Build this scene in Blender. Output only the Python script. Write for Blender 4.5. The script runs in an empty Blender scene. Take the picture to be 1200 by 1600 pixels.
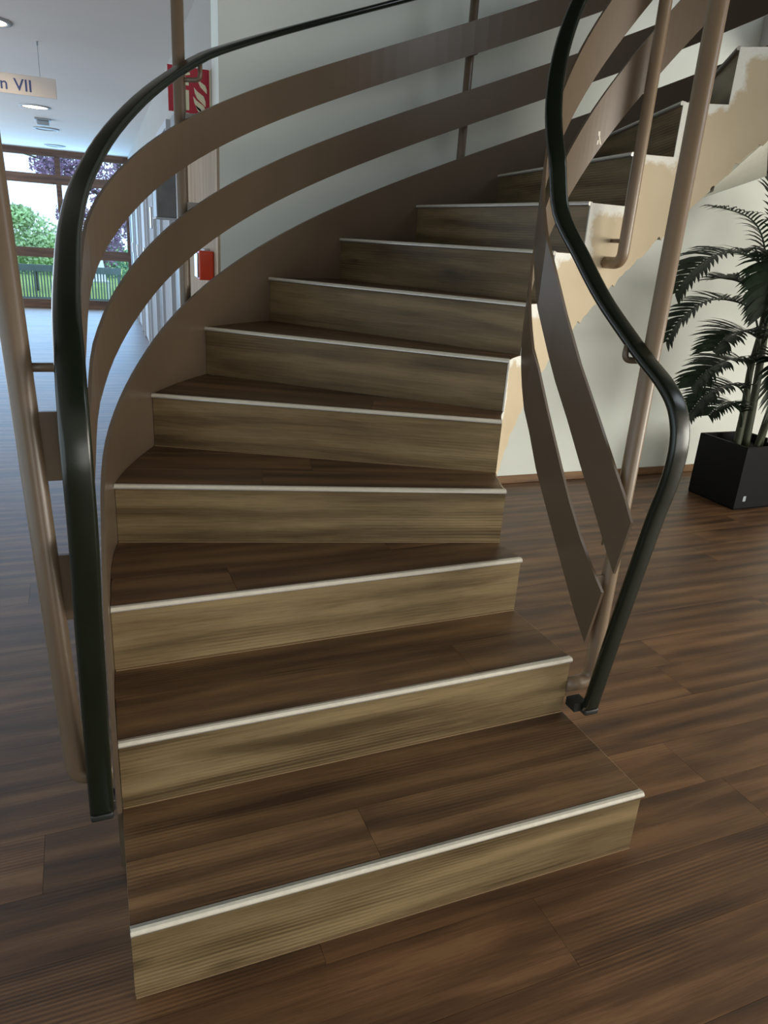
import bpy, bmesh, math, random
from mathutils import Vector, Matrix

S = bpy.context.scene
COL = S.collection
random.seed(7)

# ------------------------------------------------------------------ camera
H = 1.3374                      # eye height above the hall floor
PITCH, ROLL, FPX = 0.3514, 0.0693, 1125.86
YAW = math.radians(23.3)        # the building's Y axis is turned left of the view
fw = Vector((0, math.cos(PITCH), -math.sin(PITCH)))
rt = Vector((1, 0, 0)); up = rt.cross(fw)
r2 = math.cos(ROLL) * rt + math.sin(ROLL) * up
u2 = -math.sin(ROLL) * rt + math.cos(ROLL) * up
M = Matrix((r2, u2, -fw)).transposed()
cam = bpy.data.cameras.new('camera')
cam.sensor_fit = 'VERTICAL'; cam.sensor_height = 36; cam.lens = 36 * FPX / 1600
cam.clip_start = 0.02; cam.clip_end = 300
cam_o = bpy.data.objects.new('camera', cam); COL.objects.link(cam_o)
cam_o.matrix_world = Matrix.Translation((0, 0, H)) @ Matrix.Rotation(-YAW, 4, 'Z') @ M.to_4x4()
S.camera = cam_o

# ------------------------------------------------------------------ world, light, exposure
SKY_COL, SKY_STR = (0.56, 0.80, 1.12), 1.9
W = bpy.data.worlds.new('sky'); S.world = W; W.use_nodes = True
bg = W.node_tree.nodes['Background']
bg.inputs['Color'].default_value = (*SKY_COL, 1); bg.inputs['Strength'].default_value = SKY_STR

def area(name, loc, target, sx, sy, power, col):
    l = bpy.data.lights.new(name, 'AREA'); l.shape = 'RECTANGLE'; l.size = sx; l.size_y = sy
    l.energy = power; l.color = col
    o = bpy.data.objects.new(name, l); COL.objects.link(o); o.location = loc
    o.rotation_euler = (Vector(target) - Vector(loc)).to_track_quat('-Z', 'Y').to_euler()
    return o
# daylight of the hall's floor-to-ceiling glazing, behind, right and left of the photographer, and of the corridor
area('window_daylight_back', (3.4, -4.4, 1.25), (3.2, 3.0, 1.25), 6.5, 2.2, 112, (1.0, 0.98, 0.93))
area('window_daylight_right', (5.9, -1.5, 1.4), (1.3, 1.6, 1.2), 2.6, 2.0, 185, (1.0, 0.96, 0.86))
area('window_daylight_left', (-2.5, 0.4, 1.25), (1.0, 0.4, 1.25), 5.5, 2.2, 42, (0.68, 0.84, 1.0))
area('window_daylight_corridor', (-0.6, 13.85, 1.25), (-0.6, 5.0, 1.25), 3.0, 2.2, 88, (0.32, 0.62, 1.0))
area('window_daylight_passage', (-2.5, 9.0, 1.25), (1.0, 9.0, 1.25), 9.0, 2.2, 150, (0.76, 0.87, 1.0))
# added fill light, no known window, brightening the wall of the stairwell from above
area('stairwell_fill_light', (4.3, -0.1, 3.9), (1.0, 3.6, 1.9), 2.2, 1.8, 42, (0.84, 0.92, 1.0))
S.view_settings.view_transform = 'Standard'; S.view_settings.look = 'None'
S.view_settings.exposure = 0.2; S.view_settings.gamma = 1.0
S.view_settings.use_curve_mapping = False
S.cycles.use_denoising = True
S.cycles.max_bounces = 8
S.cycles.sample_clamp_indirect = 6

# ------------------------------------------------------------------ materials
def lin(r, g, b):
    f = lambda c: (c / 255 / 12.92) if c / 255 <= 0.04045 else ((c / 255 + 0.055) / 1.055) ** 2.4
    return (f(r), f(g), f(b), 1)

class NT:
    def __init__(self, name):
        self.m = bpy.data.materials.new(name); self.m.use_nodes = True
        self.t = self.m.node_tree; self.b = self.t.nodes['Principled BSDF']
    def n(self, typ, **kw):
        x = self.t.nodes.new(typ)
        for k, v in kw.items(): setattr(x, k, v)
        return x
    def l(self, a, b): self.t.links.new(a, b)
    def math(self, op, a, b=None, clamp=False):
        x = self.n('ShaderNodeMath', operation=op); x.use_clamp = clamp
        for i, v in enumerate((a, b)):
            if v is None: continue
            if isinstance(v, (int, float)): x.inputs[i].default_value = v
            else: self.l(v, x.inputs[i])
        return x.outputs[0]
    def ramp(self, fac, stops):
        x = self.n('ShaderNodeValToRGB'); e = x.color_ramp.elements
        while len(e) < len(stops): e.new(0.5)
        for el, (p, c) in zip(e, stops): el.position = p; el.color = c
        self.l(fac, x.inputs[0]); return x.outputs[0]
    def noise(self, vec, scale, detail=3, rough=0.55, dist=0.0):
        x = self.n('ShaderNodeTexNoise'); x.inputs['Scale'].default_value = scale
        x.inputs['Detail'].default_value = detail; x.inputs['Roughness'].default_value = rough
        x.inputs['Distortion'].default_value = dist
        if vec is not None: self.l(vec, x.inputs['Vector'])
        return x.outputs['Fac']
    def mix(self, fac, a, b, mode='MIX'):
        x = self.n('ShaderNodeMix', data_type='RGBA', blend_type=mode)
        for i, v in ((0, fac), (6, a), (7, b)):
            if isinstance(v, (int, float)): x.inputs[i].default_value = v
            elif isinstance(v, tuple): x.inputs[i].default_value = v
            else: self.l(v, x.inputs[i])
        return x.outputs[2]
    def bump(self, h, strength, dist=0.002):
        x = self.n('ShaderNodeBump'); x.inputs['Strength'].default_value = strength
        x.inputs['Distance'].default_value = dist
        self.l(h, x.inputs['Height']); self.l(x.outputs[0], self.b.inputs['Normal'])

def plain(name, col, rough=0.5, metal=0.0, var=0.08, scale=9, bump=0.0, spec=0.5, coat=0.0):
    t = NT(name); tc = t.n('ShaderNodeTexCoord').outputs['Object']
    f = t.noise(tc, scale, 4)
    lo = tuple(c * (1 - var) for c in col[:3]) + (1,); hi = tuple(min(1, c * (1 + var)) for c in col[:3]) + (1,)
    t.l(t.ramp(f, [(0.3, lo), (0.7, hi)]), t.b.inputs['Base Color'])
    t.b.inputs['Roughness'].default_value = rough; t.b.inputs['Metallic'].default_value = metal
    t.b.inputs['Specular IOR Level'].default_value = spec; t.b.inputs['Coat Weight'].default_value = coat
    if bump: t.bump(t.noise(tc, scale * 14, 3), bump)
    return t.m

def wood(name, dark, mid, light, rough=0.42, spread=0.35, spec=0.5, vertical=False):
    """Printed oak on vinyl: long grain along the piece's own X, cathedral bands, pores, a few knots."""
    t = NT(name)
    tc = t.n('ShaderNodeTexCoord').outputs['Object']
    sp = t.n('ShaderNodeSeparateXYZ'); t.l(tc, sp.inputs[0])
    rnd = t.n('ShaderNodeObjectInfo').outputs['Random']
    cross = t.math('ADD', sp.outputs[1], sp.outputs[0 if vertical else 2])
    x = t.math('ADD', sp.outputs[2 if vertical else 0], t.math('MULTIPLY', rnd, 61.0))
    y = t.math('ADD', cross, t.math('MULTIPLY', rnd, 23.0))
    def vec(kx, ky):
        c = t.n('ShaderNodeCombineXYZ')
        t.l(t.math('MULTIPLY', x, kx), c.inputs[0]); t.l(t.math('MULTIPLY', y, ky), c.inputs[1]); return c.outputs[0]
    broad = t.noise(vec(1.3, 13), 1.0, 3, 0.5, 0.6)
    warp = t.noise(vec(2.2, 5), 1.0, 2)
    # cathedral bands
    ring = t.n('ShaderNodeTexWave', wave_type='BANDS', bands_direction='Y'); ring.inputs['Scale'].default_value = 1.0
    ring.inputs['Distortion'].default_value = 5.0; ring.inputs['Detail'].default_value = 2.0
    ring.inputs['Detail Scale'].default_value = 0.6; t.l(vec(0.9, 4.2), ring.inputs['Vector'])
    cath = t.n('ShaderNodeTexWave', wave_type='BANDS', bands_direction='Y'); cath.inputs['Scale'].default_value = 1.0
    cath.inputs['Distortion'].default_value = 9.0; cath.inputs['Detail'].default_value = 1.0
    cath.inputs['Detail Scale'].default_value = 0.35; t.l(vec(2.4, 34), cath.inputs['Vector'])
    patch = t.ramp(t.noise(vec(1.1, 4.0), 1.0, 2), [(0.52, (0, 0, 0, 1)), (0.66, (1, 1, 1, 1))])
    fine = t.noise(vec(7, 190), 1.0, 4, 0.65)
    pores = t.noise(vec(14, 520), 1.0, 2, 0.6)
    kv = t.n('ShaderNodeTexVoronoi'); kv.inputs['Scale'].default_value = 1.0; t.l(vec(2.6, 7.5), kv.inputs['Vector'])
    knot = t.ramp(kv.outputs['Distance'], [(0.03, (1, 1, 1, 1)), (0.13, (0, 0, 0, 1))])
    v = t.math('ADD', t.math('MULTIPLY', broad, 0.64), t.math('MULTIPLY', ring.outputs['Fac'], 0.10))
    v = t.math('ADD', v, t.math('MULTIPLY', fine, 0.28))
    v = t.math('ADD', v, t.math('MULTIPLY', t.math('SUBTRACT', warp, 0.5), 0.18))
    v = t.math('ADD', v, t.math('MULTIPLY', t.math('MULTIPLY', t.math('SUBTRACT', cath.outputs['Fac'], 0.5), patch), 0.16))
    col = t.ramp(v, [(0.5 - spread / 2, dark), (0.5, mid), (0.5 + spread / 2, light)])
    col = t.mix(t.math('MULTIPLY', t.ramp(pores, [(0.56, (0, 0, 0, 1)), (0.72, (1, 1, 1, 1))]), 0.45), col, dark)
    col = t.mix(t.math('MULTIPLY', knot, 0.55), col, tuple(c * 0.45 for c in dark[:3]) + (1,))
    tone = t.math('ADD', t.math('MULTIPLY', rnd, 0.22), 0.89)
    hsv = t.n('ShaderNodeHueSaturation'); t.l(tone, hsv.inputs['Value']); t.l(col, hsv.inputs['Color'])
    t.l(hsv.outputs[0], t.b.inputs['Base Color'])
    t.l(t.math('ADD', t.math('MULTIPLY', fine, 0.16), rough - 0.08), t.b.inputs['Roughness'])
    t.b.inputs['Specular IOR Level'].default_value = spec
    t.bump(fine, 0.12, 0.001)
    return t.m

MAT = {}
MAT['floor'] = wood('floor_vinyl_oak', lin(60, 41, 26), lin(92, 64, 41), lin(122, 90, 60), 0.43, spread=0.30)
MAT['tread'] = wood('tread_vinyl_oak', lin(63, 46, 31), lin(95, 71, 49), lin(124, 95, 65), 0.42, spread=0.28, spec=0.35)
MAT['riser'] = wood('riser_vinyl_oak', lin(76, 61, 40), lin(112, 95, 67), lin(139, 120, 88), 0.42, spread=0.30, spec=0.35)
MAT['baseboard'] = wood('baseboard_oak', lin(80, 58, 38), lin(116, 86, 56), lin(140, 108, 72), 0.45)
MAT['door'] = wood('door_oak', lin(140, 121, 102), lin(160, 142, 121), lin(174, 156, 135), 0.8, spec=0.15, vertical=True)
MAT['window_wood'] = wood('window_frame_wood', lin(70, 46, 34), lin(98, 68, 50), lin(120, 86, 64), 0.5)
MAT['wall'] = plain('wall_paint', lin(222, 227, 220), 0.85, var=0.03, scale=1.6, bump=0.05, spec=0.2)
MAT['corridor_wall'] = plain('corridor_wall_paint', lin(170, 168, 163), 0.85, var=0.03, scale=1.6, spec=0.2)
MAT['ceiling'] = plain('ceiling_paint', lin(216, 212, 208), 0.9, var=0.02, scale=1.2, spec=0.2)
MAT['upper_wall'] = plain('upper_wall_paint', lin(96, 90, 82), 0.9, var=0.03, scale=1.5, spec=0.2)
MAT['brown'] = plain('brown_steel_paint', lin(98, 83, 67), 0.34, var=0.06, scale=5)
MAT['brown_lit'] = plain('brown_lit_tone', lin(124, 105, 84), 0.34, var=0.06, scale=5)  # same brown lightened, painting in the light that falls on the inner posts
MAT['pvc'] = plain('green_black_handrail_pvc', lin(20, 27, 18), 0.24, var=0.12, scale=14)
MAT['cap'] = plain('black_rubber_cap', lin(30, 31, 28), 0.5, var=0.2, scale=30)
MAT['alu'] = plain('nosing_aluminium', lin(196, 194, 188), 0.34, 0.75, var=0.05, scale=40)
MAT['insert'] = plain('nosing_insert', lin(206, 200, 184), 0.5, var=0.06, scale=60)
MAT['caulk'] = plain('sealant', lin(128, 106, 76), 0.6, var=0.08, scale=40)
MAT['core'] = plain('stair_concrete', lin(120, 108, 92), 0.9, var=0.1, scale=12)
MAT['soffit'] = plain('soffit_paint', lin(188, 190, 178), 0.85, var=0.04, scale=3)
MAT['gap'] = plain('floor_underlay', lin(40, 30, 22), 0.8, var=0.1)
MAT['white'] = plain('white_lacquer', lin(178, 182, 187), 0.7, var=0.03, spec=0.2)
MAT['pale'] = plain('pale_door_panel', lin(146, 147, 151), 0.75, var=0.04, scale=3, spec=0.2)
MAT['greige'] = plain('dark_door_recess', lin(92, 87, 85), 0.6, var=0.08, scale=3)
MAT['steel'] = plain('brushed_steel', lin(200, 200, 200), 0.28, 0.9, var=0.05, scale=30)
MAT['grey'] = plain('grey_box_paint', lin(112, 114, 116), 0.5, var=0.14, scale=16)
MAT['red'] = plain('alarm_red', lin(206, 62, 30), 0.35, var=0.05)
MAT['darkred'] = plain('alarm_dark_red', lin(110, 28, 26), 0.35, var=0.05)
MAT['signred'] = plain('sign_red', lin(170, 24, 48), 0.45, var=0.03)
MAT['cream'] = plain('sign_cream', lin(224, 218, 186), 0.5, var=0.03)
MAT['signboard'] = plain('sign_board', lin(216, 208, 204), 0.5, var=0.02)
MAT['blue'] = plain('sign_lettering_blue', lin(52, 72, 128), 0.5, var=0.04)
MAT['pot'] = plain('black_planter', lin(8, 9, 11), 0.6, var=0.1, scale=20, bump=0.05, spec=0.2)
MAT['soil'] = plain('planter_soil', lin(30, 24, 19), 0.95, var=0.4, scale=40, bump=0.8)
MAT['palm'] = plain('palm_leaf', lin(27, 41, 27), 0.5, var=0.35, scale=25, spec=0.35)
MAT['stem'] = plain('palm_stem', lin(50, 56, 36), 0.6, var=0.3, scale=22)
MAT['bark'] = plain('bark', lin(72, 60, 54), 0.9, var=0.3, scale=8)
MAT['purple'] = plain('copper_beech_leaf', lin(150, 120, 150), 0.7, var=0.35, scale=3)
MAT['green'] = plain('bush_leaf', lin(176, 206, 150), 0.7, var=0.35, scale=3)
MAT['hedge'] = plain('hedge_leaf', lin(120, 170, 125), 0.7, var=0.3, scale=3)
MAT['lawn'] = plain('lawn_grass', lin(150, 176, 84), 0.9, var=0.25, scale=6)
MAT['fence'] = plain('fence_grey_metal', lin(104, 126, 130), 0.5, var=0.08)
MAT['plastic'] = plain('garden_chair_plastic', lin(236, 238, 240), 0.4, var=0.02)
MAT['device'] = plain('device_grey_plastic', lin(150, 158, 164), 0.5, var=0.05)
MAT['ring'] = plain('ring_cover_plastic', lin(188, 190, 192), 0.6, var=0.03)

def lamp_mat():
    t = NT('lamp_glow'); t.b.inputs['Base Color'].default_value = (1, .9, .7, 1)
    t.b.inputs['Emission Color'].default_value = (1.0, 0.80, 0.52, 1); t.b.inputs['Emission Strength'].default_value = 5.0
    return t.m
MAT['lamp'] = lamp_mat()

def glass_mat():
    t = NT('window_glass'); out = t.t.nodes['Material Output']
    tr = t.n('ShaderNodeBsdfTransparent'); gl = t.n('ShaderNodeBsdfGlossy'); gl.inputs['Roughness'].default_value = 0.02
    fr = t.n('ShaderNodeFresnel'); fr.inputs['IOR'].default_value = 1.45
    mx = t.n('ShaderNodeMixShader'); t.l(fr.outputs[0], mx.inputs[0]); t.l(tr.outputs[0], mx.inputs[1]); t.l(gl.outputs[0], mx.inputs[2])
    t.l(mx.outputs[0], out.inputs['Surface']); t.t.nodes.remove(t.b); return t.m
MAT['glass'] = glass_mat()

def side_mat():
    """Beige emulsion with white filler smeared along the cut edges of the steps."""
    t = NT('stair_side_paint')
    tc = t.n('ShaderNodeTexCoord').outputs['Object']
    at = t.n('ShaderNodeAttribute'); at.attribute_name = 'edge_dist'
    big = t.noise(tc, 5.0, 3, 0.6); small = t.noise(tc, 42, 4, 0.7); tiny = t.noise(tc, 140, 3, 0.7)
    reach = t.math('MULTIPLY', t.math('SUBTRACT', big, 0.36), 0.17)
    reach = t.math('ADD', reach, t.math('MULTIPLY', t.math('SUBTRACT', small, 0.5), 0.05))
    reach = t.math('ADD', reach, 0.008)
    d = t.math('SUBTRACT', reach, at.outputs['Fac'])
    fac = t.ramp(t.math('ADD', t.math('MULTIPLY', d, 22.0), 0.5, True), [(0.3, (0, 0, 0, 1)), (0.75, (1, 1, 1, 1))])
    fac = t.math('MULTIPLY', fac, t.math('ADD', t.math('MULTIPLY', tiny, 0.5), 0.6, True))
    base = t.ramp(t.noise(tc, 3, 3), [(0.3, lin(198, 182, 154)), (0.7, lin(210, 195, 167))])
    t.l(t.mix(fac, base, lin(240, 242, 236)), t.b.inputs['Base Color'])
    t.b.inputs['Roughness'].default_value = 0.8; t.b.inputs['Specular IOR Level'].default_value = 0.25
    t.bump(small, 0.15, 0.002)
    return t.m
MAT['side'] = side_mat()

# ------------------------------------------------------------------ mesh helpers
def obj(name, bm, mat, parent=None, smooth=False, mesh=None):
    if mesh is None:
        me = bpy.data.meshes.new(name); bm.normal_update(); bm.to_mesh(me); bm.free()
        if mat: me.materials.append(MAT[mat] if isinstance(mat, str) else mat)
        if smooth:
            for p in me.polygons: p.use_smooth = True
    else: me = mesh
    o = bpy.data.objects.new(name, me); COL.objects.link(o)
    if parent: o.parent = parent
    return o
def thing(name, label, cat, loc=(0, 0, 0), rz=0.0, group=None, kind=None):
    o = bpy.data.objects.new(name, None); COL.objects.link(o); o.location = loc; o.rotation_euler[2] = rz
    o.empty_display_size = 0.1
    return tag(o, label, cat, group, kind)
def tag(o, label=None, cat=None, group=None, kind=None):
    if label: o['label'] = label
    if cat: o['category'] = cat
    if group: o['group'] = group
    if kind: o['kind'] = kind
    return o
def box(bm, x0, x1, y0, y1, z0, z1):
    v = [bm.verts.new((x, y, z)) for z in (z0, z1) for y in (y0, y1) for x in (x0, x1)]
    for f in ((0, 2, 3, 1), (4, 5, 7, 6), (0, 1, 5, 4), (2, 6, 7, 3), (0, 4, 6, 2), (1, 3, 7, 5)):
        bm.faces.new([v[i] for i in f])
    return bm
def bx(*a):
    bm = bmesh.new()
    return box(bm, *a)
def bevelled(bm, w, seg=1):
    bmesh.ops.bevel(bm, geom=list(bm.edges), offset=w, segments=seg, affect='EDGES', profile=0.5); return bm
def prism(bm, pts, z0, z1):
    """Vertical prism over a counter-clockwise plan polygon."""
    lo = [bm.verts.new((p[0], p[1], z0)) for p in pts]; hi = [bm.verts.new((p[0], p[1], z1)) for p in pts]
    n = len(pts)
    bm.faces.new(hi); bm.faces.new(lo[::-1])
    for i in range(n): bm.faces.new((lo[i], lo[(i + 1) % n], hi[(i + 1) % n], hi[i]))
    return bm
def loft(bm, rings, closed=True, caps=True):
    vr = [[bm.verts.new(p) for p in r] for r in rings]; n = len(rings[0])
    for a, b in zip(vr, vr[1:]):
        for i in range(n if closed else n - 1):
            j = (i + 1) % n; bm.faces.new((a[i], a[j], b[j], b[i]))
    if caps and closed:
        bm.faces.new(vr[0][::-1]); bm.faces.new(vr[-1])
    bmesh.ops.recalc_face_normals(bm, faces=list(bm.faces))
    return bm
def tube(bm, pts, r, seg=14, r_end=None):
    pts = [Vector(p) for p in pts]; rings = []; n = len(pts)
    ref = None
    for i, p in enumerate(pts):
        t = (pts[min(i + 1, n - 1)] - pts[max(i - 1, 0)]).normalized()
        if ref is None: ref = t.orthogonal().normalized()
        a = (ref - t * ref.dot(t)).normalized(); b = t.cross(a); ref = a
        rr = r if r_end is None else r + (r_end - r) * i / (n - 1)
        rings.append([p + (a * math.cos(k * math.tau / seg) + b * math.sin(k * math.tau / seg)) * rr for k in range(seg)])
    return loft(bm, rings)
def round_corner(pts, rad, seg=7):
    """Polyline with filleted inner corners."""
    pts = [Vector(p) for p in pts]; out = [pts[0]]
    for i in range(1, len(pts) - 1):
        p, a, b = pts[i], (pts[i - 1] - pts[i]), (pts[i + 1] - pts[i])
        d = min(rad, a.length * 0.49, b.length * 0.49); p0, p1 = p + a.normalized() * d, p + b.normalized() * d
        for k in range(seg + 1):
            t = k / seg; out.append(p0 * (1 - t) ** 2 + p * 2 * t * (1 - t) + p1 * t * t)
    out.append(pts[-1]); return out
def crom(pts, per=6):
    pts = [Vector(p) for p in pts]; q = [2 * pts[0] - pts[1]] + pts + [2 * pts[-1] - pts[-2]]; out = []
    for i in range(1, len(q) - 2):
        for k in range(per):
            t = k / per; a, b, c, d = q[i - 1:i + 3]
            out.append(0.5 * ((2 * b) + (c - a) * t + (2 * a - 5 * b + 4 * c - d) * t * t + (3 * b - a - 3 * c + d) * t ** 3))
    out.append(pts[-1]); return out
def lathe(bm, prof, seg=24, c=(0, 0, 0)):
    rings = [[(c[0] + r * math.cos(k * math.tau / seg), c[1] + r * math.sin(k * math.tau / seg), c[2] + z) for k in range(seg)] for r, z in prof]
    return loft(bm, rings)

# ------------------------------------------------------------------ the stair's geometry
RISE = 0.17
CX, CY = 1.7558, 1.6557           # centre of the spiral
PH0, DP = 3.93954, 0.2472         # step s lies at angle PH0 - DP*s
R_OUT, R_IN = 1.7238, 0.6077
N_STEP = 15
LP = {-1: (-.0064, .3947), 0: (-.0012, .705), 1: (.0039, 1.0153), 2: (.009, 1.3255), 3: (.0165, 1.6032), 4: (.0534, 2.0)}
RP = {-1: (1.1501, .3572), 0: (1.1511, .6856), 1: (1.152, 1.014), 2: (1.153, 1.3424), 3: (1.1456, 1.6211), 4: (1.1435, 1.745)}
for P, r in ((LP, R_OUT), (RP, R_IN)):
    for i in (5, 6, 7): P[i] = (CX + r * math.cos(PH0 - DP * i), CY + r * math.sin(PH0 - DP * i))
def base(side, s):
    P, r = (LP, R_OUT) if side == 'L' else (RP, R_IN)
    if s >= 5: return Vector((CX + r * math.cos(PH0 - DP * s), CY + r * math.sin(PH0 - DP * s)))
    i = int(math.floor(s)); t = s - i
    a, b, c, d = (Vector(P[k]) for k in (i - 1, i, i + 1, i + 2))
    return 0.5 * ((2 * b) + (c - a) * t + (2 * a - 5 * b + 4 * c - d) * t * t + (3 * b - a - 3 * c + d) * t ** 3)
def normal(side, s):
    d = (base(side, s + 1e-3) - base(side, s - 1e-3)).normalized()
    return Vector((-d.y, d.x)) if side == 'L' else Vector((d.y, -d.x))
def edge(side, s, off=0.0): return base(side, s) + normal(side, s) * off
def V3(p, z): return Vector((p[0], p[1], z))

# ------------------------------------------------------------------ SETTING: floor with planks
CEIL = 2.46
BY = 3.68                          # back wall plane
WX0 = 0.645                        # the corridor wall starts here at Y = BY
CD = Vector((0.0276, 0.99962)); CN = Vector((-0.99962, 0.0276))   # along the corridor wall, out of it
def cw(t, d=0.0): return Vector((WX0, BY)) + CD * t + CN * d

PW, PL, PY0 = 0.174, 1.22, 1.314
ROWS = range(-6, 25)
Y_LO, Y_HI = PY0 - 6 * PW, PY0 + 25 * PW
X_LO, X_HI = -2.6, 4.6
def floor_far_mat():
    m = MAT['floor'].copy(); m.name = 'floor_vinyl_far'
    return m
bm = bmesh.new()
box(bm, -2.6, 7, -4.5, BY + 0.2, -0.12, -0.0042)
box(bm, -2.6, 1.1, BY + 0.2, 14.1, -0.12, -0.0042)
floor = tag(obj('floor', bm, 'gap'), kind='structure')
full = None
joint_of = {0: -0.162, -1: 1.525, -2: 0.36, -3: 0.842, -4: 0.2}
def plank_mesh(w, d):
    b = bx(-w / 2, w / 2, -d / 2, d / 2, -0.004, 0.0)
    me = bpy.data.meshes.new('plank'); b.to_mesh(me); b.free(); me.materials.append(MAT['floor']); return me
full = plank_mesh(PL - 0.0007, PW - 0.0007)
for k in ROWS:
    j = joint_of.get(k, (k * 0.437 + 0.21 * math.sin(k * 2.3)) % PL)
    x = j - math.ceil((j - X_LO) / PL) * PL
    yc = PY0 + (k + 0.5) * PW
    hi = X_HI if yc < BY else 1.0
    if yc > BY and k == 0: pass
    while x < hi:
        a, b = max(x, X_LO), min(x + PL, hi)
        if yc < BY and yc + PW / 2 > BY: pass
        if b - a > 0.08:
            w = b - a - 0.0007
            me = full if abs(w - (PL - 0.0007)) < 1e-4 else plank_mesh(w, PW - 0.0007)
            o = obj('plank', None, None, floor, mesh=me); o.location = ((a + b) / 2, yc, 0)
        x += PL
# beyond that, one laid surface per zone, still with its boards' edges
for nm, (x0, x1, y0, y1) in dict(a=(X_LO, 7, -4.5, Y_LO), b=(X_HI, 7, Y_LO, BY), c=(-2.6, 1.1, Y_HI, 14.1)).items():
    b = bmesh.new(); y = y0
    while y < y1 - 1e-6:
        yy = min(y1, y + PW); box(b, x0 + 0.0006, x1 - 0.0006, y + 0.0006, yy - 0.0006, -0.004, 0.0); y = yy
    tag(obj('board_field', b, 'floor', floor), kind='stuff')

# ------------------------------------------------------------------ walls and ceiling
def struct(name, bm, mat): return tag(obj(name, bm, mat), kind='structure')
struct('wall_back', bx(WX0, 7.0, BY, BY + 0.18, 0, 5.0), 'wall')
b = bmesh.new()
a0, a1 = cw(0), cw(10.45)
prism(b, [(a0.x + 0.001, BY + 0.18), (a0.x + 0.2, BY + 0.18), (a1.x + 0.2, 14.13), (a1.x, 14.13)], 0, CEIL)
prism(b, [(a0.x + 0.0005, BY + 0.002), (a0.x + 0.0505, BY + 0.002), (a0.x + 0.0505, BY + 0.18), (a0.x + 0.0055, BY + 0.18)], 0, CEIL)
struct('wall_corridor_right', b, 'corridor_wall')
struct('wall_corridor_left', bx(-2.75, -2.6, BY, 14.13, 0, CEIL), 'wall')
struct('wall_left', bx(-2.75, -2.6, -4.5, BY, 0, CEIL), 'wall')
struct('wall_right', bx(7.0, 7.15, -4.5, BY + 0.18, 0, CEIL), 'wall')
struct('wall_front', bx(-2.75, 7.15, -4.65, -4.5, 0, CEIL), 'wall')
HX0, HX1, HY0 = -0.3, 3.72, -0.3    # stairwell opening in the ceiling
b = bmesh.new()
box(b, -2.75, HX0, -4.65, BY, CEIL, 2.72)
box(b, HX0, 7.15, -4.65, HY0, CEIL, 2.72)
box(b, HX1, 7.15, HY0, BY, CEIL, 2.72)
box(b, -2.75, 1.3, BY + 0.18, 14.13, CEIL, 2.72)
box(b, -2.75, WX0, BY, BY + 0.18, CEIL, 2.72)
struct('ceiling', b, 'ceiling')
b = bmesh.new()
box(b, HX0 - 0.12, HX0, HY0, BY, 2.72, 5.0); box(b, HX0 - 0.12, HX1 + 1.5, HY0 - 0.12, HY0, 2.72, 5.0)
box(b, HX1 + 1.38, HX1 + 1.5, HY0, BY, 2.72, 5.0); box(b, HX0, WX0, BY, BY + 0.18, 2.72, 5.0)
struct('wall_stairwell_upper', b, 'upper_wall')
struct('ceiling_upper', bx(HX0 - 0.12, HX1 + 1.5, HY0 - 0.12, BY + 0.18, 5.0, 5.12), 'upper_wall')
b = bmesh.new(); box(b, WX0, 7.0, BY - 0.014, BY, 0, 0.05)
struct('baseboard_back', bevelled(b, 0.003), 'baseboard')

# ------------------------------------------------------------------ STAIRCASE
st = thing('staircase', 'curved winder staircase in oak vinyl with pale metal nosings', 'staircase', (0.6, 1.2, 0))
ST0 = Vector(st.location)
def part(name, bm, mat, parent=st, smooth=False, rel=None):
    """World-coordinate mesh as a child of a thing that is only translated."""
    o = obj(name, bm, mat, None, smooth); o.parent = parent
    o.matrix_parent_inverse = Matrix.Translation(-ST0) if rel is None else rel
    return o
def clip(poly, p, n):
    """Keep the side of the plan polygon where (x-p).n >= 0."""
    out = []
    for i, a in enumerate(poly):
        b = poly[(i + 1) % len(poly)]; da, db = (a - p).dot(n), (b - p).dot(n)
        if da >= 0: out.append(a)
        if (da > 0 > db) or (da < 0 < db): out.append(a + (b - a) * (da / (da - db)))
    return out
def inset(poly, d):
    out = poly
    for i, a in enumerate(poly):
        b = poly[(i + 1) % len(poly)]; e = b - a
        if e.length < 0.03: continue
        n = Vector((-e.y, e.x)).normalized(); out = clip(out, a + n * d, n)
    return out
SIDE_D = 0.442
def under(s): return max(0.0, RISE * s - SIDE_D)
row_joints = {1: {0: [0.487], 1: []}, 2: {0: [0.86], 1: []}, 3: {0: [0.30], 1: [0.78]}, 4: {0: [0.40], 1: [0.55]}, 5: {0: [0.7]}}
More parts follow.
